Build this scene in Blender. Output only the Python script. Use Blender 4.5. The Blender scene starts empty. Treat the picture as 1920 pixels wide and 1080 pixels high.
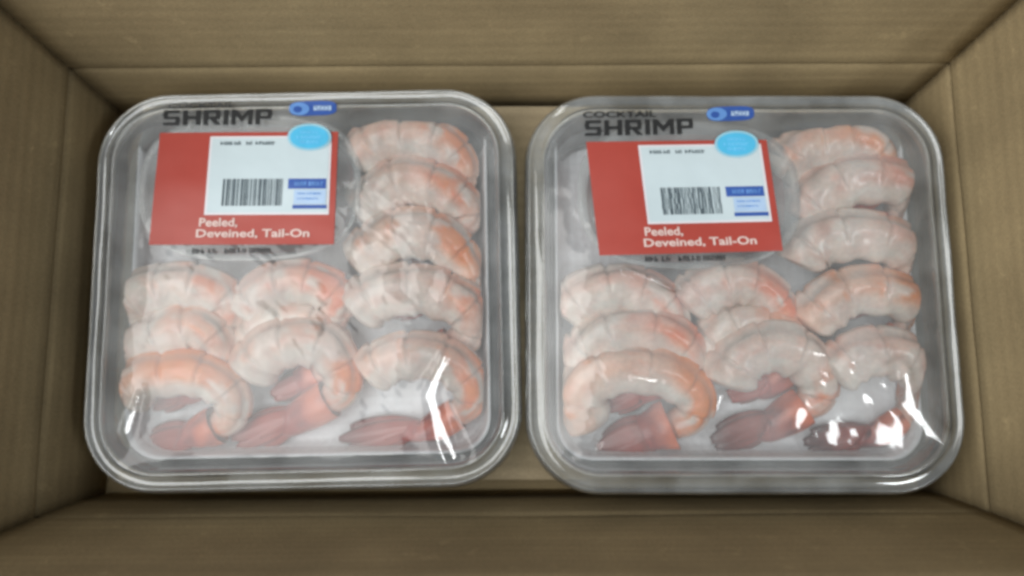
import bpy, bmesh, math, random
from mathutils import Vector, Matrix, noise

sc = bpy.context.scene
col = sc.collection
R = math.radians
random.seed(7)

# ------------------------------------------------------------------ camera
FPX, TILT, DIST, ZR = 1450.0, R(8.0), 0.3625, 0.035
CAM = Vector((0, -DIST * math.sin(TILT), ZR + DIST * math.cos(TILT)))
cd = bpy.data.cameras.new('camera'); cam = bpy.data.objects.new('camera', cd); col.objects.link(cam)
cam.location = CAM; cam.rotation_euler = (TILT, 0, 0)
cd.sensor_width = 36; cd.lens = 36 * FPX / 1920
cd.clip_start = 0.01; cd.clip_end = 50
cd.dof.use_dof = True; cd.dof.focus_distance = 0.352; cd.dof.aperture_fstop = 4.0
sc.camera = cam

# ------------------------------------------------------------------ world, lamps, exposure
w = bpy.data.worlds.new('World'); sc.world = w; w.use_nodes = True
w.node_tree.nodes['Background'].inputs[0].default_value = (0.90, 0.95, 1.0, 1)
w.node_tree.nodes['Background'].inputs[1].default_value = 0.26

def area(name, loc, sx, sy, power, color, rot=(0, 0, 0)):
    l = bpy.data.lights.new(name, 'AREA'); l.shape = 'RECTANGLE'; l.size = sx; l.size_y = sy
    l.energy = power; l.color = color
    o = bpy.data.objects.new(name, l); col.objects.link(o); o.location = loc; o.rotation_euler = rot
    return o
area('ceiling_light', (-1.6, -0.6, 2.0), 2.8, 2.4, 84.0, (1.0, 0.985, 0.955))
area('panel_lamp', (1.00, -0.40, 1.5), 0.23, 0.34, 7.0, (0.98, 1.0, 1.0))
LAMP = Vector((1.00, -0.40, 1.5))

sc.view_settings.view_transform = 'Standard'; sc.view_settings.look = 'None'
sc.view_settings.exposure = 0.0; sc.view_settings.gamma = 1.0
sc.render.engine = 'CYCLES'
sc.cycles.use_denoising = True
sc.cycles.transparent_max_bounces = 32; sc.cycles.max_bounces = 10
sc.cycles.caustics_reflective = False; sc.cycles.caustics_refractive = False
sc.cycles.filter_width = 3.3

# ------------------------------------------------------------------ helpers
def at(px, py, z):
    """point of the place that lies at height z along the photograph's pixel (1920 x 1080)"""
    a = Vector(((px - 960) / FPX, -(py - 540) / FPX, -1))
    d = Matrix.Rotation(TILT, 3, 'X') @ a
    k = (z - CAM.z) / d.z
    return CAM + d * k

def tag(o, label=None, cat=None, group=None, kind=None):
    for k, v in (('label', label), ('category', cat), ('group', group), ('kind', kind)):
        if v: o[k] = v
    return o

def empty(name, loc, rz=0.0):
    o = bpy.data.objects.new(name, None); col.objects.link(o)
    o.location = loc; o.rotation_euler = (0, 0, rz); o.empty_display_size = .01
    return o

def mesh(name, verts, faces, mat, parent=None, smooth=True, cols=None, world=False):
    """links one mesh; with world=True the vertices are world points brought into the parent's space"""
    if world and parent is not None:
        p, M = parent, Matrix.Identity(4)
        while p is not None:
            M = Matrix.Translation(p.location) @ p.rotation_euler.to_matrix().to_4x4() @ M
            p = p.parent
        Mi = M.inverted(); verts = [Mi @ Vector(v) for v in verts]
    me = bpy.data.meshes.new(name); me.from_pydata([tuple(v) for v in verts], [], faces); me.update()
    if smooth: me.polygons.foreach_set('use_smooth', [True] * len(me.polygons))
    if mat: me.materials.append(mat)
    if cols:
        ca = me.color_attributes.new('tint', 'FLOAT_COLOR', 'POINT')
        for i, c in enumerate(cols): ca.data[i].color = (c[0], c[1], c[2], 1)
    o = bpy.data.objects.new(name, me); col.objects.link(o)
    if parent is not None: o.parent = parent
    return o

def rrect(w, d, r, nc=10, ns=8):
    """rounded rectangle outline, always the same number of points"""
    pts = []; hw, hd = w / 2, d / 2
    r = max(min(r, hw * .98, hd * .98), .002)
    cs = [((hw - r), (hd - r), 0), (-(hw - r), (hd - r), 90), (-(hw - r), -(hd - r), 180), ((hw - r), -(hd - r), 270)]
    for k, (cx, cy, a0) in enumerate(cs):
        arc = [(cx + r * math.cos(R(a0 + 90 * i / nc)), cy + r * math.sin(R(a0 + 90 * i / nc))) for i in range(nc + 1)]
        pts += arc
        nx = cs[(k + 1) % 4]
        e = (nx[0] + r * math.cos(R(nx[2])), nx[1] + r * math.sin(R(nx[2])))
        s = arc[-1]
        for i in range(1, ns): pts.append((s[0] + (e[0] - s[0]) * i / ns, s[1] + (e[1] - s[1]) * i / ns))
    return pts

def loft(rings, cap_first=False, cap_last=False):
    n = len(rings[0]); v = [p for r in rings for p in r]; f = []
    for i in range(len(rings) - 1):
        for j in range(n):
            a, b = i * n + j, i * n + (j + 1) % n
            f.append((a, b, b + n, a + n))
    if cap_first: f.append(tuple(reversed(range(n))))
    if cap_last: f.append(tuple(range((len(rings) - 1) * n, len(rings) * n)))
    return v, f

def sm(a, b, x):
    t = max(0., min(1., (x - a) / (b - a))); return t * t * (3 - 2 * t)

# ------------------------------------------------------------------ materials
def new_mat(name):
    m = bpy.data.materials.new(name); m.use_nodes = True; nt = m.node_tree
    return m, nt, nt.nodes['Principled BSDF'], nt.nodes['Material Output']

def N(nt, t, **kw):
    n = nt.nodes.new(t)
    for k, v in kw.items(): setattr(n, k, v)
    return n

def flat_mat(name, c, rough=.45, spec=.4, var=.06, scale=300):
    m, nt, p, o = new_mat(name)
    tc = N(nt, 'ShaderNodeTexCoord'); ns = N(nt, 'ShaderNodeTexNoise'); ns.inputs['Scale'].default_value = scale
    ns.inputs['Detail'].default_value = 4
    mp = N(nt, 'ShaderNodeMapRange'); mp.inputs[3].default_value = 1 - var; mp.inputs[4].default_value = 1 + var
    mx = N(nt, 'ShaderNodeMix', data_type='RGBA', blend_type='MULTIPLY'); mx.inputs[0].default_value = 1
    mx.inputs[6].default_value = (*c, 1)
    L = nt.links
    L.new(tc.outputs['Object'], ns.inputs['Vector']); L.new(ns.outputs['Fac'], mp.inputs[0])
    L.new(mp.outputs[0], mx.inputs[7]); L.new(mx.outputs[2], p.inputs['Base Color'])
    p.inputs['Roughness'].default_value = rough; p.inputs['Specular IOR Level'].default_value = spec
    return m

def card_mat(name, c, along):
    """kraft cardboard: fibre flecks, faint flute lines, scuffs"""
    m, nt, p, o = new_mat(name); L = nt.links
    tc = N(nt, 'ShaderNodeTexCoord')
    mpn = N(nt, 'ShaderNodeMapping'); mpn.inputs['Scale'].default_value = (5, 5, 150) if along == 'z' else (5, 150, 5)
    L.new(tc.outputs['Object'], mpn.inputs['Vector'])
    fl = N(nt, 'ShaderNodeTexNoise'); fl.inputs['Scale'].default_value = 1; fl.inputs['Detail'].default_value = 3
    L.new(mpn.outputs[0], fl.inputs['Vector'])
    fb = N(nt, 'ShaderNodeTexNoise'); fb.inputs['Scale'].default_value = 900; fb.inputs['Detail'].default_value = 5
    L.new(tc.outputs['Object'], fb.inputs['Vector'])
    bl = N(nt, 'ShaderNodeTexNoise'); bl.inputs['Scale'].default_value = 22; bl.inputs['Detail'].default_value = 4
    L.new(tc.outputs['Object'], bl.inputs['Vector'])
    r1 = N(nt, 'ShaderNodeMapRange'); r1.inputs[1].default_value = .3; r1.inputs[2].default_value = .7
    r1.inputs[3].default_value = .93; r1.inputs[4].default_value = 1.05; L.new(fl.outputs['Fac'], r1.inputs[0])
    r2 = N(nt, 'ShaderNodeMapRange'); r2.inputs[1].default_value = .3; r2.inputs[2].default_value = .7
    r2.inputs[3].default_value = .88; r2.inputs[4].default_value = 1.1; L.new(fb.outputs['Fac'], r2.inputs[0])
    r3 = N(nt, 'ShaderNodeMapRange'); r3.inputs[1].default_value = .35; r3.inputs[2].default_value = .7
    r3.inputs[3].default_value = .84; r3.inputs[4].default_value = 1.08; L.new(bl.outputs['Fac'], r3.inputs[0])
    a = N(nt, 'ShaderNodeMath', operation='MULTIPLY'); L.new(r1.outputs[0], a.inputs[0]); L.new(r2.outputs[0], a.inputs[1])
    b = N(nt, 'ShaderNodeMath', operation='MULTIPLY'); L.new(a.outputs[0], b.inputs[0]); L.new(r3.outputs[0], b.inputs[1])
    wv = N(nt, 'ShaderNodeTexWave', wave_type='BANDS', bands_direction='Z' if along == 'z' else 'Y')
    wv.inputs['Scale'].default_value = 52; wv.inputs['Distortion'].default_value = 1.2; wv.inputs['Detail'].default_value = 2
    wv.inputs['Detail Scale'].default_value = .3; L.new(tc.outputs['Object'], wv.inputs['Vector'])
    rw = N(nt, 'ShaderNodeMapRange'); rw.inputs[3].default_value = .955; rw.inputs[4].default_value = 1.03; L.new(wv.outputs['Fac'], rw.inputs[0])
    sc_ = N(nt, 'ShaderNodeTexNoise'); sc_.inputs['Scale'].default_value = 75; sc_.inputs['Detail'].default_value = 7; sc_.inputs['Roughness'].default_value = .7
    L.new(tc.outputs['Object'], sc_.inputs['Vector'])
    rs = N(nt, 'ShaderNodeMapRange'); rs.inputs[1].default_value = .60; rs.inputs[2].default_value = .74; rs.inputs[3].default_value = 1.0; rs.inputs[4].default_value = 1.35
    L.new(sc_.outputs['Fac'], rs.inputs[0])
    b2 = N(nt, 'ShaderNodeMath', operation='MULTIPLY'); L.new(b.outputs[0], b2.inputs[0]); L.new(rw.outputs[0], b2.inputs[1])
    b = N(nt, 'ShaderNodeMath', operation='MULTIPLY'); L.new(b2.outputs[0], b.inputs[0]); L.new(rs.outputs[0], b.inputs[1])
    mx = N(nt, 'ShaderNodeMix', data_type='RGBA', blend_type='MULTIPLY'); mx.inputs[0].default_value = 1
    mx.inputs[6].default_value = (*c, 1); L.new(b.outputs[0], mx.inputs[7]); L.new(mx.outputs[2], p.inputs['Base Color'])
    bp = N(nt, 'ShaderNodeBump'); bp.inputs['Strength'].default_value = .5; bp.inputs['Distance'].default_value = .0008
    L.new(b.outputs[0], bp.inputs['Height']); L.new(bp.outputs[0], p.inputs['Normal'])
    p.inputs['Roughness'].default_value = .82; p.inputs['Specular IOR Level'].default_value = .2
    return m

def clear_mat(name, tint, veil, rough, ior=1.5, boost=1.0, bump=0.0, bscale=60):
    """thin clear plastic sheet: see-through, a little milky, mirror-like at its slopes"""
    m, nt, p, o = new_mat(name); L = nt.links
    nt.nodes.remove(p)
    tr = N(nt, 'ShaderNodeBsdfTransparent'); tr.inputs[0].default_value = (*tint, 1)
    df = N(nt, 'ShaderNodeBsdfDiffuse'); df.inputs[0].default_value = (.80, .84, .85, 1)
    gl = N(nt, 'ShaderNodeBsdfGlossy'); gl.inputs['Roughness'].default_value = rough
    gl.inputs['Color'].default_value = (1, 1, 1, 1)
    fr = N(nt, 'ShaderNodeFresnel'); fr.inputs['IOR'].default_value = ior
    mu = N(nt, 'ShaderNodeMath', operation='MULTIPLY', use_clamp=True); mu.inputs[1].default_value = boost
    m1 = N(nt, 'ShaderNodeMixShader'); m2 = N(nt, 'ShaderNodeMixShader')
    tc = N(nt, 'ShaderNodeTexCoord'); ns = N(nt, 'ShaderNodeTexNoise'); ns.inputs['Scale'].default_value = bscale
    ns.inputs['Detail'].default_value = 4
    L.new(tc.outputs['Object'], ns.inputs['Vector'])
    rg = N(nt, 'ShaderNodeMapRange'); rg.inputs[1].default_value = .3; rg.inputs[2].default_value = .75
    rg.inputs[3].default_value = veil * .45; rg.inputs[4].default_value = veil * 1.6
    L.new(ns.outputs['Fac'], rg.inputs[0]); L.new(rg.outputs[0], m1.inputs[0])
    L.new(tr.outputs[0], m1.inputs[1]); L.new(df.outputs[0], m1.inputs[2])
    L.new(fr.outputs[0], mu.inputs[0]); L.new(mu.outputs[0], m2.inputs[0])
    L.new(m1.outputs[0], m2.inputs[1]); L.new(gl.outputs[0], m2.inputs[2])
    if bump:
        bp = N(nt, 'ShaderNodeBump'); bp.inputs['Strength'].default_value = bump; bp.inputs['Distance'].default_value = .001
        L.new(ns.outputs['Fac'], bp.inputs['Height'])
        for n in (gl, fr): L.new(bp.outputs[0], n.inputs['Normal'])
    L.new(m2.outputs[0], o.inputs['Surface'])
    return m

def flesh_mat(name, rough=.38, sss=.35):
    m, nt, p, o = new_mat(name); L = nt.links
    at_ = N(nt, 'ShaderNodeVertexColor', layer_name='tint')
    tc = N(nt, 'ShaderNodeTexCoord'); ns = N(nt, 'ShaderNodeTexNoise'); ns.inputs['Scale'].default_value = 420
    ns.inputs['Detail'].default_value = 6; L.new(tc.outputs['Object'], ns.inputs['Vector'])
    mp = N(nt, 'ShaderNodeMapRange'); mp.inputs[1].default_value = .3; mp.inputs[2].default_value = .7
    mp.inputs[3].default_value = .92; mp.inputs[4].default_value = 1.06; L.new(ns.outputs['Fac'], mp.inputs[0])
    mx = N(nt, 'ShaderNodeMix', data_type='RGBA', blend_type='MULTIPLY'); mx.inputs[0].default_value = 1
    L.new(at_.outputs[0], mx.inputs[6]); L.new(mp.outputs[0], mx.inputs[7]); L.new(mx.outputs[2], p.inputs['Base Color'])
    p.inputs['Subsurface Weight'].default_value = sss; p.inputs['Subsurface Radius'].default_value = (1, .55, .4)
    p.inputs['Subsurface Scale'].default_value = .0016
    p.inputs['Roughness'].default_value = rough
    bp = N(nt, 'ShaderNodeBump'); bp.inputs['Strength'].default_value = .3; bp.inputs['Distance'].default_value = .0006
    L.new(ns.outputs['Fac'], bp.inputs['Height']); L.new(bp.outputs[0], p.inputs['Normal'])
    return m

def pad_mat(name, c):
    """soft white pad with a small embossed dot pattern and damp spots"""
    m, nt, p, o = new_mat(name); L = nt.links
    tc = N(nt, 'ShaderNodeTexCoord'); vo = N(nt, 'ShaderNodeTexVoronoi'); vo.inputs['Scale'].default_value = 230; vo.inputs['Randomness'].default_value = .25
    ns = N(nt, 'ShaderNodeTexNoise'); ns.inputs['Scale'].default_value = 45; ns.inputs['Detail'].default_value = 5
    L.new(tc.outputs['Object'], vo.inputs['Vector']); L.new(tc.outputs['Object'], ns.inputs['Vector'])
    rg = N(nt, 'ShaderNodeMapRange'); rg.inputs[1].default_value = .35; rg.inputs[2].default_value = .68; rg.inputs[3].default_value = .86; rg.inputs[4].default_value = 1.05
    L.new(ns.outputs['Fac'], rg.inputs[0])
    mx = N(nt, 'ShaderNodeMix', data_type='RGBA', blend_type='MULTIPLY'); mx.inputs[0].default_value = 1; mx.inputs[6].default_value = (*c, 1)
    L.new(rg.outputs[0], mx.inputs[7]); L.new(mx.outputs[2], p.inputs['Base Color'])
    bp = N(nt, 'ShaderNodeBump'); bp.inputs['Strength'].default_value = .7; bp.inputs['Distance'].default_value = .0012
    L.new(vo.outputs['Distance'], bp.inputs['Height']); L.new(bp.outputs[0], p.inputs['Normal'])
    p.inputs['Roughness'].default_value = .55; p.inputs['Specular IOR Level'].default_value = .35
    return m

M = dict(
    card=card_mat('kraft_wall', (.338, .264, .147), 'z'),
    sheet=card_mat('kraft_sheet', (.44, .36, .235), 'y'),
    rim=clear_mat('clear_tray_plastic', (  .92, .94, .93), .16, .07, 1.5, 1.5, .04, 45),
    film=clear_mat('clear_film', (.97, .98, .985), .18, .065, 1.45, 1.0, .03, 35),
    cup=clear_mat('clear_cup_plastic', (.92, .93, .92), .16, .12, 1.5, 1.4, .1, 60),
    lid=clear_mat('frosted_lid', (.92, .92, .90), .20, .2, 1.45, 1.0, .1, 50),
    pad=pad_mat('white_pad', (.85, .88, .91)),
    sauce=flat_mat('red_sauce', (.30, .045, .02), .25, .5, .25, 120),
    red=flat_mat('red_print', (.40, .062, .046), .34, .4, .05, 200),
    white=flat_mat('white_sticker', (.56, .67, .715), .4, .4, .03, 200),
    edge=flat_mat('pale_border', (.74, .72, .76), .4, .4, .03, 200),
    black=flat_mat('black_ink', (.022, .024, .026), .4, .4, .1, 200),
    ink=flat_mat('grey_ink', (.075, .105, .125), .45, .3, .3, 700),
    blue=flat_mat('blue_ink', (.035, .10, .38), .4, .4, .1, 200),
    paleblue=flat_mat('pale_blue_ink', (.42, .58, .80), .4, .4, .08, 200),
    midblue=flat_mat('light_blue_ink', (.13, .30, .68), .4, .4, .12, 200),
    cyan=flat_mat('cyan_sticker', (.085, .50, .80), .35, .45, .05, 200),
    halo=flat_mat('pale_cyan_border', (.30, .60, .74), .4, .4, .05, 200),
    glint=flat_mat('bright_cyan_print', (.17, .60, .92), .4, .4, .1, 300),
    cream=flat_mat('cream_print', (.74, .58, .54), .4, .4, .05, 200),
    flesh=flesh_mat('shrimp_flesh', .24, .28),
    shell=flesh_mat('shrimp_tail_shell', .28, .12),
)

# ------------------------------------------------------------------ cardboard box and the sheet the trays stand on
BX0, BX1, BY0, BY1 = -.2135, .2125, -.0990, .1046
box = empty('cardboard_box', (0, 0, -.023), R(.35))
tag(box, 'brown cardboard box with flaring sides around both shrimp trays', 'cardboard box')
FLX, FLY = .16, .22
def ring_at(z, out=0.0):
    e = FLX * max(z + .008, 0) + out; g = FLY * max(z + .008, 0) + out; h = .14 * max(z + .008, 0) + out
    return [(BX0 - e, BY0 - h, z), (BX1 + e, BY0 - h, z), (BX1 + e, BY1 + g, z), (BX0 - e, BY1 + g, z)]
def wall(name, side, prof, parent, seed):
    """one side board: prof = (z, outward shift) rows of the inner face, 4 mm thick, slightly bowed"""
    nx = 40; rows = []
    for z, out in prof:
        rg = ring_at(z, out); a = Vector(rg[side]); b = Vector(rg[(side + 1) % 4])
        nrm = Vector(((b - a).y, -(b - a).x, 0)).normalized()
        row = []
        for i in range(nx + 1):
            t = i / nx; q = a.lerp(b, t)
            bow = .0012 * noise.noise(Vector((t * 3 + seed * 9, z * 30, seed))) * math.sin(math.pi * t)
            row.append(q + nrm * bow)
        rows.append((row, nrm))
    v = []; f = []; n = nx + 1; m = len(rows)
    for row, nrm in rows: v += row
    for row, nrm in rows: v += [q + nrm * .004 for q in row]
    for i in range(m - 1):
        for j in range(nx):
            k = i * n + j
            f.append((k, k + n, k + n + 1, k + 1)); f.append((m * n + k, m * n + k + 1, m * n + k + n + 1, m * n + k + n))
    for j in range(nx):
        f.append((j, j + 1, m * n + j + 1, m * n + j)); k = (m - 1) * n + j
        f.append((k, m * n + k, m * n + k + 1, k + 1))
    for i in range(m - 1):
        k = i * n; f.append((k, m * n + k, m * n + k + n, k + n)); k += nx
        f.append((k, k + n, m * n + k + n, m * n + k))
    v = [(p[0], p[1], p[2] + .023) for p in v]
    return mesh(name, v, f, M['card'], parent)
low = [(-.0225, 0), (.004, 0), (.014, 0), (.0235, 0), (.0255, .0003), (.0268, .0016)]
top = [(.0272, .0017), (.0285, .0002), (.0305, -.0004), (.034, .0003), (.050, .001), (.075, .0012), (.095, .001), (.119, 0)]
for s in range(4):
    p = wall('side_panel', s, low, box, s + 1)
    wall('flap', s, top, box, s + 11)
bp = mesh('bottom_panel', [(BX0 - .004, BY0 - .004, -.004), (BX1 + .004, BY0 - .004, -.004), (BX1 + .004, BY1 + .004, -.004), (BX0 - .004, BY1 + .004, -.004),
      (BX0 - .004, BY0 - .004, 0), (BX1 + .004, BY0 - .004, 0), (BX1 + .004, BY1 + .004, 0), (BX0 - .004, BY1 + .004, 0)],
     [(3, 2, 1, 0), (4, 5, 6, 7), (0, 1, 5, 4), (1, 2, 6, 5), (2, 3, 7, 6), (3, 0, 4, 7)], M['card'], box, smooth=False)
sx0, sx1, sy0, sy1 = -.196, .197, -.0912, BY1 - .0022
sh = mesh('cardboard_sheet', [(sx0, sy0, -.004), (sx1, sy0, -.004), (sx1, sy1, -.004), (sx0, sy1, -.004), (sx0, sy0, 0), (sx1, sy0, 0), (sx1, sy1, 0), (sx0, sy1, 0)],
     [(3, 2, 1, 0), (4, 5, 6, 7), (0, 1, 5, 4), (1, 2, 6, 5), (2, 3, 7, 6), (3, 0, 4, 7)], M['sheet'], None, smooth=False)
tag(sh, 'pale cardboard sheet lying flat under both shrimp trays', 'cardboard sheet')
# the sheet lies on two folded cardboard strips, which is why a dark gap shows at its front edge
for k, yy in enumerate((-.05, .06)):
    o = mesh('cardboard_strip', [(-.19, yy - .012, -.023), (.19, yy - .012, -.023), (.19, yy + .012, -.023), (-.19, yy + .012, -.023),
          (-.19, yy - .012, -.004), (.19, yy - .012, -.004), (.19, yy + .012, -.004), (-.19, yy + .012, -.004)],
         [(3, 2, 1, 0), (4, 5, 6, 7), (0, 1, 5, 4), (1, 2, 6, 5), (2, 3, 7, 6), (3, 0, 4, 7)], M['card'], sh, smooth=False)

# ------------------------------------------------------------------ trays
TW, TD, TR = .2008, .189, .034
class Tray: pass
def make_tray(cx, cy, rz, label, seed, folds):
    t = Tray(); t.seed = seed
    t.root = empty('shrimp_tray', (cx, cy, 0), rz)
    tag(t.root, label, 'food tray', 'sealed trays of cocktail shrimp')
    t.M = Matrix.Translation((cx, cy, 0)) @ Matrix.Rotation(rz, 4, 'Z'); t.Mi = t.M.inverted()
    prof = [(-.0010, ZR - .0050), (-.0005, ZR - .0028), (.0002, ZR - .0008), (.0009, ZR + .0003), (.0016, ZR + .0005), (.0024, ZR - .0001),
            (.0030, ZR - .0007), (.0048, ZR - .0006), (.0066, ZR - .0002), (.0072, ZR + .0004), (.0080, ZR + .0007), (.0088, ZR + .0004), (.0094, ZR - .0006),
            (.0101, ZR - .0035), (.0113, ZR - .011), (.0128, ZR - .0125), (.0134, ZR - .016), (.0156, .010), (.0174, .0045), (.0206, .0016), (.0256, .0006)]
    rings = []
    for ins, z in prof:
        r = max(TR - ins, .012)
        ring = []
        for (x, y) in rrect(TW - 2 * ins, TD - 2 * ins, r, 12, 14):
            jz = .0006 * noise.noise(Vector((x * 40 + seed, y * 40, ins * 200)))
            ring.append((x, y, max(z + jz, .0003)))
        rings.append(ring)
    v, f = loft(rings, cap_last=True)
    tb = mesh('tray_base', v, f, M['rim'], t.root)
    sdm = tb.modifiers.new('s', 'SOLIDIFY'); sdm.thickness = .0005; sdm.offset = -1
    t.folds = folds; t.facets = []
    # film
    hw, hd = TW / 2 - .0080, TD / 2 - .0080
    def F(x, y):
        u, vv = min(abs(x) / hw, 1), min(abs(y) / hd, 1)
        edge = (1 - u ** 5) * (1 - vv ** 5)
        z = ZR + .0016 + .0052 * edge * (1 - .28 * sm(-.02, .09, y))
        z += edge * (.0013 * noise.noise(Vector((x * 34 + seed * 3, y * 34, seed))) + .00045 * noise.noise(Vector((x * 120, y * 90, seed + 5))) + .00012 * noise.noise(Vector(((x + y) * 300, (x - y) * 70, seed + 8))))
        ws = wz = wm = 0
        for p, gx, gy, z0, dx, dy, hl, wid in t.facets:
            ex, ey = x - p.x, y - p.y
            al = max(0, abs(ex * dx + ey * dy) - hl); ac = ex * dy - ey * dx; d2 = (al * al + ac * ac) / (wid * wid)
            if d2 < 6:
                q = math.exp(-d2 * d2); ws += q; wz += q * (z0 + gx * ex + gy * ey); wm = max(wm, q)
        if ws > 1e-6: z = z * (1 - wm) + wm * wz / ws
        return z
    t.F = F
    # taut film creases: flat facets added for glare, tilted to mirror the lamp at camera
    made = []
    for fold in folds:
        run = []
        for (p0, w0), (p1, w1) in zip(fold[:-1], fold[1:]):
            a = t.Mi @ at(*p0, ZR + .004); b = t.Mi @ at(*p1, ZR + .004); n = max(1, round((b - a).length / .007))
            for i in range(n):
                m = a.lerp(b, (i + .5) / n); m.z = F(m.x, m.y); W = t.M @ m
                H = (CAM - W).normalized() + (LAMP - W).normalized(); H = t.Mi.to_3x3() @ H
                d = (b - a).xy.normalized()
                run.append([m.xy, -H.x / H.z, -H.y / H.z, m.z, d.x, d.y, (b - a).length / n / 2, w0 + (w1 - w0) * (i + .5) / n])
        n = len(run)
        c = n // 2                                  # neighbouring facets meet: carry the height along the crease from its middle
        for k in list(range(c + 1, n)) + list(range(c - 1, -1, -1)):
            q, r = run[k - 1 if k > c else k + 1], run[k]
            e = r[0] - q[0]; r[3] = q[3] + (q[1] + r[1]) / 2 * e.x + (q[2] + r[2]) / 2 * e.y
        made += run
    t.facets = made
    rs = []; nr = 110
    for i in range(nr + 1):
        k = 1 - i / nr * .94
        rs.append([(x, y, F(x, y)) for x, y in rrect(2 * hw * k, 2 * hd * k, (TR - .0080) * k, 20, 64)])
    v, f = loft(rs, cap_last=True)
    t.film = mesh('lid_film', v, f, M['film'], t.root)
    def on(px, py, lift):
        z = ZR + .006
        for _ in range(4):
            p = at(px, py, z); l = t.Mi @ p; z = F(l.x, l.y) + lift
        return at(px, py, z)
    t.on = on
    return t

def quad_map(q):
    """(s, t) in the unit square, t down the picture -> pixel inside the quad of corners tl, tr, br, bl"""
    def g(s, t):
        a = [q[0][i] + (q[1][i] - q[0][i]) * s for i in (0, 1)]; b = [q[3][i] + (q[2][i] - q[3][i]) * s for i in (0, 1)]
        return a[0] + (b[0] - a[0]) * t, a[1] + (b[1] - a[1]) * t
    return g

def patch(t, name, g, rect, mat, parent, lift, n=14, thick=.00012):
    """printed or stuck patch following the film: rect = (s0, t0, s1, t1) in the quad"""
    s0, t0, s1, t1 = rect; v = []; f = []
    for i in range(n + 1):
        for j in range(n + 1):
            v.append(t.on(*g(s0 + (s1 - s0) * j / n, t0 + (t1 - t0) * i / n), lift))
    for i in range(n):
        for j in range(n):
            k = i * (n + 1) + j; f.append((k, k + n + 1, k + n + 2, k + 1))
    return mesh(name, v, f, mat, parent, world=True)

def oval(t, name, cx, cy, rx, ry, mat, parent, lift, power=2.0, n=40, rot=0):
    v = [t.on(cx, cy, lift)]; f = []; rings = 5
    for k in range(1, rings + 1):
        for i in range(n):
            a = 2 * math.pi * i / n; c, s = math.cos(a), math.sin(a)
            x = math.copysign(abs(c) ** (2 / power), c) * rx * k / rings; y = math.copysign(abs(s) ** (2 / power), s) * ry * k / rings
            v.append(t.on(cx + x * math.cos(rot) - y * math.sin(rot), cy + x * math.sin(rot) + y * math.cos(rot), lift))
    for i in range(n): f.append((0, 1 + (i + 1) % n, 1 + i))
    for k in range(rings - 1):
        for i in range(n):
            a = 1 + k * n + i; b = 1 + k * n + (i + 1) % n
            f.append((a, b, b + n, a + n))
    return mesh(name, v, f, mat, parent, world=True)

def bars(t, name, g, rects, mat, parent, lift):
    v = []; f = []
    for (s0, t0, s1, t1) in rects:
        k = len(v); m = 3
        for i in range(m + 1):
            tt = t0 + (t1 - t0) * i / m
            v.append(t.on(*g(s0, tt), lift)); v.append(t.on(*g(s1, tt), lift))
        for i in range(m): f.append((k + 2 * i, k + 2 * i + 2, k + 2 * i + 3, k + 2 * i + 1))
    return mesh(name, v, f, mat, parent, world=True)

_dg = None
def text(t, name, body, g, mat, parent, lift, bold=.03):
    """lettering laid on the film so that it fills the quad"""
    cu = bpy.data.curves.new('txt', 'FONT'); cu.body = body; cu.offset = bold; cu.resolution_u = 3
    o = bpy.data.objects.new('txt', cu); col.objects.link(o)
    bpy.context.view_layer.update()
    me = bpy.data.meshes.new_from_object(o.evaluated_get(bpy.context.evaluated_depsgraph_get()))
    bpy.data.objects.remove(o); bpy.data.curves.remove(cu)
    xs = [q.co.x for q in me.vertices]; ys = [q.co.y for q in me.vertices]
    x0, x1, y0, y1 = min(xs), max(xs), min(ys), max(ys)
    bm = bmesh.new(); bm.from_mesh(me)
    v = [t.on(*g((q.co.x - x0) / (x1 - x0), 1 - (q.co.y - y0) / (y1 - y0)), lift) for q in bm.verts]
    f = [tuple(q.index for q in fc.verts) for fc in bm.faces]
    bm.free(); bpy.data.meshes.remove(me)
    return mesh(name, v, f, mat, parent, smooth=False, world=True)

def heading(t, g, mat, parent, lift):
    """the heavy wide capitals of the heading, built stroke by stroke"""
    bx = lambda a, b, c, d: [(a, b), (c, b), (c, d), (a, d)]
    bowl = [bx(0, 0, .28, 1), bx(.28, .81, .93, 1), bx(.28, .36, .93, .55), bx(.71, .55, .96, .81)]
    glyph = dict(S=(1, [bx(.05, .81, .97, 1), bx(0, .58, .27, .81), bx(.05, .41, .95, .58), bx(.73, .19, 1, .41), bx(.03, 0, .95, .19)]),
                 H=(1.05, [bx(0, 0, .27, 1), bx(.73, 0, 1, 1), bx(.27, .40, .73, .60)]),
                 R=(1.02, bowl + [[(.40, .36), (.72, .36), (1.02, 0), (.70, 0)]]), I=(.29, [bx(0, 0, 1, 1)]),
                 M=(1.25, [bx(0, 0, .21, 1), bx(.79, 0, 1, 1), [(.21, 1), (.21, .60), (.5, .18), (.5, .58)], [(.79, 1), (.5, .58), (.5, .18), (.79, .60)]]),
                 P=(1.0, bowl))
    tot = sum(glyph[c][0] for c in 'SHRIMP') + .16 * 5; s = 0; v = []; f = []
    for c in 'SHRIMP':
        wd, polys = glyph[c]
        for pl in polys:
            k = len(v); v += [t.on(*g((s + x * wd) / tot, 1 - y), lift) for x, y in pl]; f.append(tuple(range(k, k + len(pl))))
        s += wd + .16
    return mesh('heading', v, f, mat, parent, smooth=False, world=True)

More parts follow.
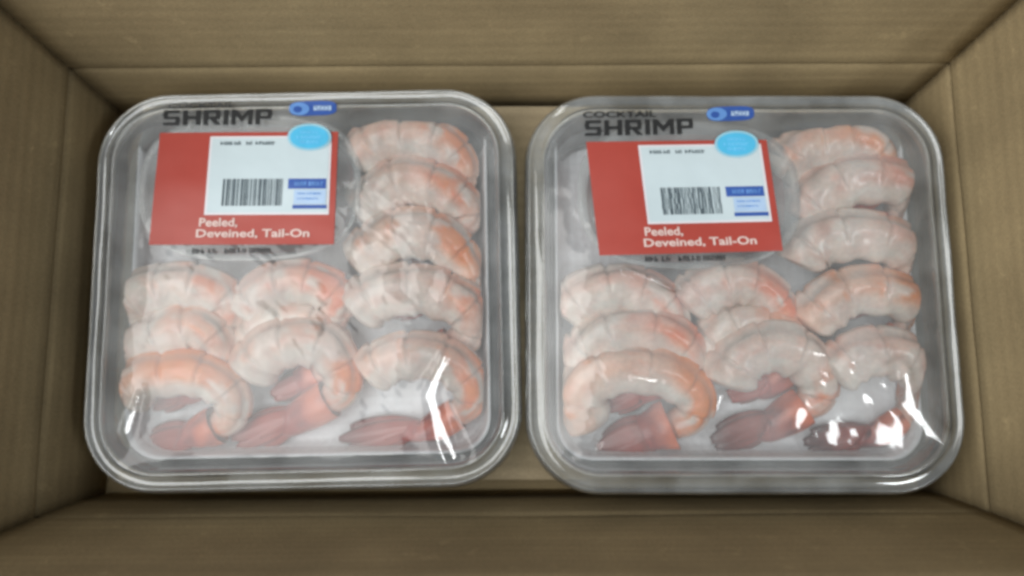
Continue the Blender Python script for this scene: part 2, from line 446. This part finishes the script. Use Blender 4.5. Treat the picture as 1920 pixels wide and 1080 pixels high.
def strokes(words, seed):
    """rows of tiny unreadable print: (s0, s1) spans filled with letter-sized strokes"""
    rnd = random.Random(seed); r = []
    for s0, s1, wch in words:
        s = s0
        while s < s1 - wch * .5:
            a = rnd.random()
            r.append((s, 0, s + wch * .3, 1))
            if a < .7: r.append((s + wch * .3, rnd.choice((0, .4, .75)), s + wch * .72, rnd.choice((.25, .6, 1))))
            if a > .35: r.append((s + wch * .55, rnd.choice((0, .3)), s + wch * .8, 1))
            s += wch
    return [(a, min(b, d), c, max(b, d) if abs(b - d) > .05 else min(b, d) + .25) for a, b, c, d in r]

def dress(t, q, shr, coc, net, logo, badge, jumble):
    """the printing on the film and the label: q = corners of the red block in the photograph"""
    g = quad_map(q)
    lab = patch(t, 'label', g, (0, 0, 1, 1), M['red'], t.root, .0004, 16)
    patch(t, 'sticker_border', g, (.285, .035, .965, .735), M['edge'], lab, .0007)
    patch(t, 'price_sticker', g, (.297, .052, .953, .715), M['white'], lab, .0009)
    def sub(s0, t0, s1, t1):
        return quad_map([g(s0, t0), g(s1, t0), g(s1, t1), g(s0, t1)])
    bars(t, 'small_print', sub(.345, .082, .655, .112), strokes([(0, .40, .062), (.46, .57, .06), (.63, 1, .062)], 3), M['ink'], lab, .0011)
    rnd = random.Random(11); r = []; s = 0
    while s < .985:
        wd = rnd.choice((.012, .016, .022, .034)); 
        if not jumble: r.append((s, 0, min(s + wd, 1), 1))
        else:
            k = 5; j = [0] + [rnd.uniform(-.008, .008) for _ in range(k)]
            for i in range(k): r.append((s + j[i + 1], i / k, min(s + wd + j[i + 1], 1.01), (i + 1) / k))
        s += wd + rnd.choice((.010, .014, .02, .026))
    bars(t, 'barcode', sub(.375, .415, .712, .655), r, M['ink'], lab, .0011)
    for rc, mt, nm in (((.735, .415, .945, .505), 'blue', 'blue_band'), ((.77, .515, .945, .64), 'paleblue', 'pale_panel'), ((.765, .648, .952, .682), 'blue', 'blue_line')):
        patch(t, nm, g, rc, M[mt], lab, .0011, 6)
    bars(t, 'band_print', sub(.77, .442, .925, .478), strokes([(0, .42, .11), (.5, 1, .11)], 5), M['midblue'], lab, .0013)
    bars(t, 'panel_print', sub(.79, .54, .93, .555), strokes([(0, 1, .12)], 6), M['midblue'], lab, .0013)
    bars(t, 'panel_print', sub(.79, .585, .91, .60), strokes([(0, 1, .12)], 8), M['midblue'], lab, .0013)
    text(t, 'lettering', 'Peeled,', sub(.262, .762, .470, .852), M['cream'], lab, .0008, .022)
    text(t, 'lettering', 'Deveined, Tail-On', sub(.250, .862, .865, .948), M['cream'], lab, .0008, .022)
    bx, by = badge
    oval(t, 'badge_border', bx, by, 41, 25, M['halo'], lab, .0014, 2.1)
    bd = oval(t, 'badge', bx, by, 36, 21, M['cyan'], lab, .0017, 2.1)
    for i, (dy, hw_) in enumerate(((-9, 17), (0, 24), (9, 17))):
        bars(t, 'badge_print', quad_map([(bx - hw_, by + dy - 3), (bx + hw_, by + dy - 3), (bx + hw_, by + dy + 3), (bx - hw_, by + dy + 3)]),
             strokes([(0, 1, .17)], 20 + i), M['glint'], lab, .0019)
    heading(t, quad_map(shr), M['black'], t.root, .0004)
    text(t, 'subheading', 'COCKTAIL', quad_map(coc), M['black'], t.root, .0009, .014)
    bars(t, 'weight_print', quad_map(net), strokes([(0, .16, .055), (.20, .32, .055), (.40, .66, .055), (.70, 1, .055)], 9), M['black'], t.root, .0004)
    lx, ly = logo
    em = oval(t, 'emblem', lx + 4, ly, 44, 13.5, M['blue'], t.root, .0004, 3.6, rot=-.03)
    oval(t, 'emblem_disc', lx - 22, ly + 1, 19, 12, M['midblue'], em, .0006, 2.0)
    oval(t, 'emblem_disc', lx - 25, ly + 2, 8, 6, M['blue'], em, .0008, 2.0)
    bars(t, 'emblem_print', quad_map([(lx + 5, ly - 5), (lx + 40, ly - 5), (lx + 40, ly + 4), (lx + 5, ly + 4)]),
         strokes([(0, 1, .2)], 30), M['paleblue'], em, .0007)

t1 = make_tray(-.0976, .0022, R(1.2), 'clear sealed shrimp tray with straight upright barcode bars and a broad white glare', 1,
    [[((834, 668), .0020), ((806, 742), .0054), ((824, 792), .0062), ((852, 856), .0056)], [((238, 808), .0058), ((262, 742), .0024)]])
t2 = make_tray(.1074, .0004, R(0), 'clear sealed shrimp tray with a jumbled barcode and very dark red shrimp tails', 2,
    [[((1172, 508), .0015), ((1264, 543), .0012)], [((1092, 862), .0014), ((1116, 832), .0020)], [((1340, 768), .0026), ((1350, 744), .0020)],
     [((1692, 700), .0034), ((1708, 768), .0050), ((1775, 830), .0052)], [((1668, 592), .0010), ((1702, 590), .0012)],
     [((1190, 708), .0020), ((1236, 716), .0012)], [((1516, 660), .0010), ((1560, 668), .0008)]])
dress(t1, [(300, 249), (634, 247), (626, 458), (279, 459)],
      [(306, 207), (512, 204), (510, 233), (305, 235)], [(316, 194), (440, 191), (440, 202), (316, 204)],
      [(360, 466), (512, 464), (512, 474), (360, 476)], (583, 203), (580, 257), False)
dress(t2, [(1099, 266), (1437, 262), (1468, 470), (1124, 479)],
      [(1096, 226), (1300, 222), (1302, 251), (1096, 255)], [(1093, 209), (1230, 207), (1230, 219), (1093, 221)],
      [(1210, 481), (1365, 478), (1365, 488), (1210, 491)], (1366, 213), (1381, 270), True)

# ------------------------------------------------------------------ absorbent pads and sauce cups inside the trays
def make_pad(t, ytop, label):
    o = empty('absorbent_pad', tuple(t.M @ Vector((0, 0, .0012))), t.root.rotation_euler.z)
    tag(o, label, 'absorbent pad', 'absorbent pads under the shrimps')
    rings = []
    y1 = (t.Mi @ at(500, ytop, .01)).y
    for ins, z in ((.0140, .0225), (.0150, .0165), (.0168, .0090), (.0192, .0042), (.0240, .0026)):
        y0 = -(TD / 2 - ins); yy = y1 - (ins - .0150) * .4
        wdt, dep = TW - 2 * ins, yy - y0
        rings.append([(x, y + (y0 + yy) / 2, max(z + .0006 * noise.noise(Vector((x * 60, y * 60, t.seed + 3))), .0022)) for x, y in rrect(wdt, dep, .017, 10, 14)])
    v, f = loft(rings, cap_last=True)
    m = mesh('pad_sheet', v, f, M['pad'], o)
    s = m.modifiers.new('s', 'SOLIDIFY'); s.thickness = .0009; s.offset = 1
    return o
make_pad(t1, 232, 'bluish white pad under the shrimps of the tray with the straight barcode')
make_pad(t2, 240, 'bluish white pad under the shrimps of the tray with very dark tails')

def make_cup(t, px, py, label):
    c = at(px, py, .03)
    o = empty('sauce_cup', (c.x, c.y, .0036), t.root.rotation_euler.z); tag(o, label, 'sauce cup', 'sauce cups under the labels')
    def ring(rx, ry, z, p=2.7, n=64):
        r = []
        for i in range(n):
            a = 2 * math.pi * i / n; cc, s = math.cos(a), math.sin(a)
            r.append((math.copysign(abs(cc) ** (2 / p), cc) * rx, math.copysign(abs(s) ** (2 / p), s) * ry, z))
        return r
    v, f = loft([ring(.0535, .0365, .0275), ring(.0530, .0360, .0285), ring(.0505, .0340, .0285), ring(.0495, .0330, .027), ring(.046, .030, .008), ring(.044, .028, .001), ring(.038, .024, 0)], cap_last=True)
    mesh('cup', v, f, M['cup'], o)
    v, f = loft([ring(.0452, .0292, .002), ring(.0475, .0312, .014), ring(.0484, .0320, .0215)], True, True)
    mesh('sauce', v, f, M['sauce'], o)
    v, f = loft([ring(.0532, .0362, .0291), ring(.0505, .0340, .0293), ring(.049, .0328, .0284), ring(.02, .013, .0282)], cap_last=True)
    mesh('cup_lid', v, f, M['lid'], o)
make_cup(t1, 472, 352, 'sealed sauce cup under the label of the tray with the straight barcode')
make_cup(t2, 1290, 366, 'sealed sauce cup under the label of the tray with very dark tails')

# ------------------------------------------------------------------ shrimps
def catmull(pts, n):
    P = [pts[0] * 2 - pts[1]] + pts + [pts[-1] * 2 - pts[-2]]; out = []
    m = len(pts) - 1
    for i in range(n + 1):
        u = i / n * m; k = min(int(u), m - 1); t = u - k
        a, b, c, d = P[k], P[k + 1], P[k + 2], P[k + 3]
        out.append(.5 * ((2 * b) + (c - a) * t + (2 * a - 5 * b + 4 * c - d) * t * t + (3 * b - a - 3 * c + d) * t ** 3))
    return out

CREAM = Vector((.77, .635, .555)); WHITE = Vector((.77, .715, .645)); PINK = Vector((.77, .555, .485))
ORANGE = Vector((.86, .25, .03)); SALMON = Vector((.82, .21, .095)); RED = Vector((.42, .042, .028)); DARK = Vector((.085, .016, .020))
group = 'cooked shrimps packed in the two trays'

def make_shrimp(path, tip, label, seed, orange=.5, hue=0.5, tail_dark=.3, rad=40, zc=.019, lift=.011, tail_w=1.0, spot=.6, red=1.0):
    """path: pixels of the body's middle line from head end to tail joint; tip: pixel of the tail's end.
    The body lies on its side, its back raised so that it overlaps the shrimp behind it."""
    t = t1 if seed <= 10 or seed == 21 else t2
    def roof(q):
        l = t.Mi @ q; return t.F(l.x, l.y) - .0010
    def inside(q):
        """keeps a point within the sloping walls of the tray"""
        l = t.Mi @ q; m = .0150 + .22 * max(ZR - l.z, 0)
        hx, hy = TW / 2 - m, TD / 2 - m
        l.x = max(-hx, min(hx, l.x)); l.y = max(-hy, min(hy, l.y)); r = .016
        cx, cy = abs(l.x) - (hx - r), abs(l.y) - (hy - r)
        if cx > 0 and cy > 0:
            d = math.hypot(cx, cy)
            if d > r: l.x = math.copysign(hx - r + cx * r / d, l.x); l.y = math.copysign(hy - r + cy * r / d, l.y)
        return t.M @ l
    rnd = random.Random(seed)
    ys = [p[1] for p in path]; yt, yb = min(ys), max(ys)
    def pos(px, py):
        k = (yb - py) / max(yb - yt, 1)
        z = zc + lift * (k - .35)
        return at(px, py, max(z, .0085))
    pts = [pos(*p) for p in path]
    root = empty('shrimp', (pts[len(pts) // 2].x, pts[len(pts) // 2].y, .003))
    tag(root, label, 'shrimp', group)
    NS, NC = 126, 32
    line = catmull(pts, NS)
    cen = sum(pts, Vector()) / len(pts)
    pxm = .000250
    v = []; cols = []; f = []
    nseg = 6; ph = rnd.uniform(0, 1)
    up = Vector((0, 0, 1))
    for i, c in enumerate(line):
        u = i / NS
        tan = (line[min(i + 1, NS)] - line[max(i - 1, 0)]).normalized()
        side = tan.cross(up).normalized()            # towards the inside or the outside of the curl
        if side.dot(c - cen) < 0: side = -side
        # keep the outside consistent along the arc
        nrm = side.cross(tan).normalized()
        if nrm.z < 0: nrm = -nrm
        r = rad * pxm * (1.24 - .08 * u - .60 * u ** 2.8)
        r *= (sm(-.035, .05, u) ** .5) if u < .05 else 1
        sg = u * nseg + .15; fr = sg - math.floor(sg)
        plate = .07 * fr ** 1.6 - .10 * math.exp(-((fr - .02) / .05) ** 2) - .10 * math.exp(-((fr - 1.0) / .03) ** 2)
        wob = 1 + .07 * noise.noise(Vector((u * 4, seed * 1.7, 2.0)))
        for j in range(NC):
            a = 2 * math.pi * j / NC; ca, sa = math.cos(a), math.sin(a)
            lump = wob + .10 * noise.noise(Vector((u * 5 + seed, ca * 1.1, sa * 1.1))) + .03 * noise.noise(Vector((u * 22 + seed, ca * 3, sa * 3)))
            lump += plate * sm(-.6, .35, ca)
            # back is rounder, belly side a little hollow with leg stubs
            ra = r * lump * (1.0 if ca > 0 else .92 + .05 * math.cos(u * 40))
            groove = math.exp(-((ca - .72 - .08 * math.sin(u * 9 + seed)) / .09) ** 2) * (1 if sa > 0 else 0) * sm(.04, .12, u) * sm(.95, .8, u)
            ra *= 1 - .17 * groove
            q = c + side * (ca * ra) + nrm * (sa * ra * .80)
            q.z = max(min(q.z, roof(q)), .0040); q = inside(q)
            v.append(q)
            n1 = .5 + .5 * noise.noise(Vector((u * 5 + seed * 7.3, ca * 1.6, sa * 1.6 + seed)))
            n2 = .5 + .5 * noise.noise(Vector((u * 16 + seed * 3.1, ca * 3.5, sa * 3.5 + seed * 2)))
            base = CREAM.lerp(WHITE, sm(.3, .75, n1)).lerp(PINK, .55 * sm(.45, .8, n2))
            base = base.lerp(WHITE, sm(.12, 0, u) * .8)
            back = sm(-.70, .10, ca)
            n3 = .5 + .5 * noise.noise(Vector((u * 9 + seed * 5.1, ca * 2.2 + 4, sa * 2.2 + seed * 1.3)))
            patch_ = sm(.62 - .27 * orange, .74 - .27 * orange, n1 * .62 + n3 * .38)
            focus = math.exp(-((u - spot) / .16) ** 2)
            patch_ = max(patch_ * (.26 + .74 * focus), focus * sm(.36, .50, n3 * .6 + n1 * .4) * min(1, .2 + orange))
            edge_ = .6 * math.exp(-((fr - .86) / .13) ** 2) * sm(.42, .62, n3)
            k = back * max(patch_, edge_ * .85 * orange) * (.75 + .6 * orange) * (.75 + .5 * n2)
            pig = ORANGE.lerp(SALMON, max(0, min(1, hue + .8 * (n2 - .5))))
            cc = base.lerp(pig, min(.95, k))
            cc = cc * (1 - .16 * math.exp(-((fr - .02) / .05) ** 2) * back)
            cc = cc.lerp(Vector((.36, .30, .27)), groove * .45)
            cc = cc.lerp(SALMON, .5 * sm(.84, 1, u))
            cols.append(cc)
    for i in range(NS):
        for j in range(NC):
            a = i * NC + j; b = i * NC + (j + 1) % NC
            f.append((a, b, b + NC, a + NC))
    f.append(tuple(reversed(range(NC)))); f.append(tuple(range(NS * NC, (NS + 1) * NC)))
    mesh('body', v, f, M['flesh'], root, cols=cols, world=True)
    # tail: shell segment, then a fan of blades
    s = line[-1]; e = at(*tip, .0075); d0 = (line[-1] - line[-4]).normalized()
    L = (e - s).length
    big = tail_w > 1.5
    mid = s + d0 * L * (.10 if big else .18) + (e - s) * (.12 if big else .16)
    shell_end = s + (e - s) * (.30 if big else .42)
    sp = catmull([s - d0 * .002, mid, shell_end], 16)
    v = []; f = []; cols = []; r0 = rad * pxm * .72 * tail_w ** .7
    for i, c in enumerate(sp):
        u = i / 16
        tan = (sp[min(i + 1, 16)] - sp[max(i - 1, 0)]).normalized(); side = tan.cross(up).normalized(); nrm = side.cross(tan)
        if nrm.z < 0: nrm = -nrm
        r = r0 * (1.06 - .26 * u) * (1 + .05 * math.sin(u * 9))
        for j in range(18):
            a = 2 * math.pi * j / 18
            q = c + side * (math.cos(a) * r) + nrm * (math.sin(a) * r * .8)
            q.z = max(q.z, .004); v.append(inside(q))
            nn = .5 + .5 * noise.noise(Vector((u * 4 + seed, math.cos(a) * 2, math.sin(a) * 2 + seed)))
            base = SALMON.lerp(RED * red, sm(.10, .6, u * .8 + nn * .4))
            cols.append(base.lerp(DARK, tail_dark * sm(.45, .8, nn)))
    for i in range(16):
        for j in range(18):
            a = i * 18 + j; b = i * 18 + (j + 1) % 18
            f.append((a, b, b + 18, a + 18))
    f.append(tuple(range(16 * 18, 17 * 18)))
    tail = mesh('tail', v, f, M['shell'], root, cols=cols, world=True)
    ax = (e - shell_end); ax.z = 0; AL = ax.length; ax.normalize(); sd = Vector((-ax.y, ax.x, 0))
    base_pt = shell_end - ax * .007
    for k, (ang, ln, wd, zz) in enumerate(((-12, .86, 21, .0001), (-4, 1.0, 20, .0018), (5, .98, 20, .0011), (13, .84, 21, -.0003))):
        dr = (ax * math.cos(R(ang)) + sd * math.sin(R(ang))); ds = Vector((-dr.y, dr.x, 0))
        ll = (AL + .007) * ln; ww = wd * tail_w * pxm * (.8 + .2 * rnd.random()); v = []; f = []; cols = []; n = 12; m = 6
        for i in range(n + 1):
            u = i / n; wv = ww * (math.sin(math.pi * (u * .86 + .10)) ** .75)
            zb = base_pt.z + (e.z - base_pt.z) * u + zz
            for j in range(m + 1):
                x = j / m * 2 - 1
                h = .0022 * (1 - abs(x)) * (1 - .5 * u) + .0004 * math.cos(x * 9)
                v.append(Vector((0, 0, max(zb + h, .0045))) + Vector((base_pt.x, base_pt.y, 0)) + dr * (ll * u) + ds * (wv * x))
                nn = .5 + .5 * noise.noise(Vector((u * 5 + seed + k, x * 3, k)))
                cc = (RED * red).lerp(SALMON, .22 * nn * red).lerp(DARK, min(1, tail_dark * (.35 + 1.1 * sm(.35, 1, u)) * (.55 + nn * .7)))
                cols.append(cc)
        for i in range(n):
            for j in range(m):
                a = i * (m + 1) + j; f.append((a, a + 1, a + m + 2, a + m + 1))
        fin = mesh('tail_fin', v, f, M['shell'], tail, cols=cols, world=True)
        sdm = fin.modifiers.new('s', 'SOLIDIFY'); sdm.thickness = .0006
    return root

def arch(cx, ytop, hw, seed, k=1.0):
    """middle line of a curled shrimp whose back tops out at ytop"""
    rnd = random.Random(seed * 13 + 5)
    tpl = [(-.92, .98), (-.66, .60), (-.22, .40), (.28, .42), (.66, .68), (.74, 1.06), (.46, 1.34)]
    pts = [(hw * (x + rnd.uniform(-.07, .07)), 100 * k * (y + rnd.uniform(-.07, .07)) - 80) for x, y in tpl]
    an = R(rnd.uniform(-9, 9)); ca, sa = math.cos(an), math.sin(an)
    pts = [(cx + x * ca - y * sa, ytop + 80 + x * sa + y * ca) for x, y in pts]
    return pts, (cx - hw * .45, ytop + 100 * k * 1.78)

def row(seed, cx, ytop, hw, label, orange, hue, rad=42, k=1.0, **kw):
    p, tip = arch(cx, ytop, hw, seed, k)
    make_shrimp(p, tip, label, seed, orange, hue, rad=rad, **kw)

A, B = 'the straight-barcode tray', 'the dark-tail tray'
# left tray: column at the right of the label and below it
row(1, 782, 222, 112, f'peach-backed shrimp at the back of {A}, beside the cyan badge', .85, .25, 42)
row(2, 786, 306, 116, f'pale shrimp with a short orange streak in {A}, beside the barcode', .55, .45, 44)
row(3, 784, 408, 120, f'pale shrimp with an orange patch in {A}, beside the word Deveined', .75, .15, 45)
row(4, 790, 508, 118, f'greyish pink shrimp in {A}, just behind the one under the glare', .45, .6, 45)
make_shrimp([(692, 706), (722, 680), (775, 668), (835, 676), (874, 712), (880, 752), (852, 780)], (640, 834),
            f'shrimp under the bright white glare in {A}, slim tail on white pad', 5, .9, .45, .6, 41, spot=.72)
row(6, 345, 500, 112, f'dull pinkish shrimp below the red label corner in {A}', .40, .6, 43)
row(7, 335, 582, 108, f'beige shrimp in {A}, just behind the bright orange one', .40, .3, 42)
make_shrimp([(236, 752), (262, 716), (322, 700), (384, 706), (428, 738), (432, 778), (402, 800)], (264, 846),
            f'bright orange-backed shrimp in the front corner of {A}, beside a white glint', 8, 1.05, .15, .45, 41, tail_w=1.35, spot=.42)
row(9, 556, 488, 100, f'salmon-backed shrimp right below the weight print in {A}', .9, .9, 42)
row(21, 556, 566, 96, f'whitish shrimp low in the middle of {A}, under a salmon one', .3, .6, 44, zc=.0125)
make_shrimp([(470, 706), (496, 664), (546, 642), (604, 650), (636, 690), (640, 730), (612, 752)], (440, 830),
            f'shrimp with a long rosy red tail in the front middle of {A}', 10, .75, .4, .35, 44, tail_w=1.25, spot=.72)
# right tray
row(11, 1566, 230, 118, f'shrimp with an ochre back at the back of {B}, beside the cyan badge', .90, .05, 43)
row(12, 1612, 298, 124, f'large pale shrimp with a coral patch in {B}, second from the back', .60, .95, 46)
row(13, 1612, 408, 126, f'almost white shrimp in {B}, in front of the one with a coral patch', .25, .7, 46)
row(14, 1628, 506, 122, f'shrimp with a wide orange patch in {B}, above the jagged glare', .95, .12, 44, spot=.66)
make_shrimp([(1560, 706), (1598, 674), (1652, 660), (1702, 676), (1732, 718), (1728, 764), (1690, 795)], (1506, 838),
            f'shrimp under the jagged glare in {B}, short purple tail on pad', 15, .75, .8, .95, 42, spot=.7, red=.72)
row(16, 1172, 506, 114, f'pink shrimp with a white head end under the thin crease in {B}', .50, .85, 43)
row(17, 1190, 586, 124, f'pale rosy shrimp in {B}, behind the tightly curled one', .45, .9, 43)
make_shrimp([(1114, 796), (1086, 748), (1120, 704), (1188, 692), (1256, 706), (1300, 742), (1292, 782), (1250, 800)], (1122, 850),
            f'shrimp curled round its dark red tail in the front corner of {B}', 18, 1.0, .08, .5, 44, tail_w=1.8, spot=.72, red=.8)
row(19, 1380, 494, 104, f'salmon tinted shrimp below the label in {B}, beside a film crease', .65, .95, 42)
row(22, 1410, 566, 104, f'whitish shrimp low in the middle of {B}, under a salmon one', .3, .7, 46, zc=.0125)
make_shrimp([(1366, 722), (1386, 676), (1436, 652), (1496, 664), (1528, 706), (1530, 742), (1500, 766)], (1334, 834),
            f'whitish shrimp with a long maroon tail in the front middle of {B}', 20, .40, .6, .7, 45, tail_w=1.2, spot=.75, red=.72)
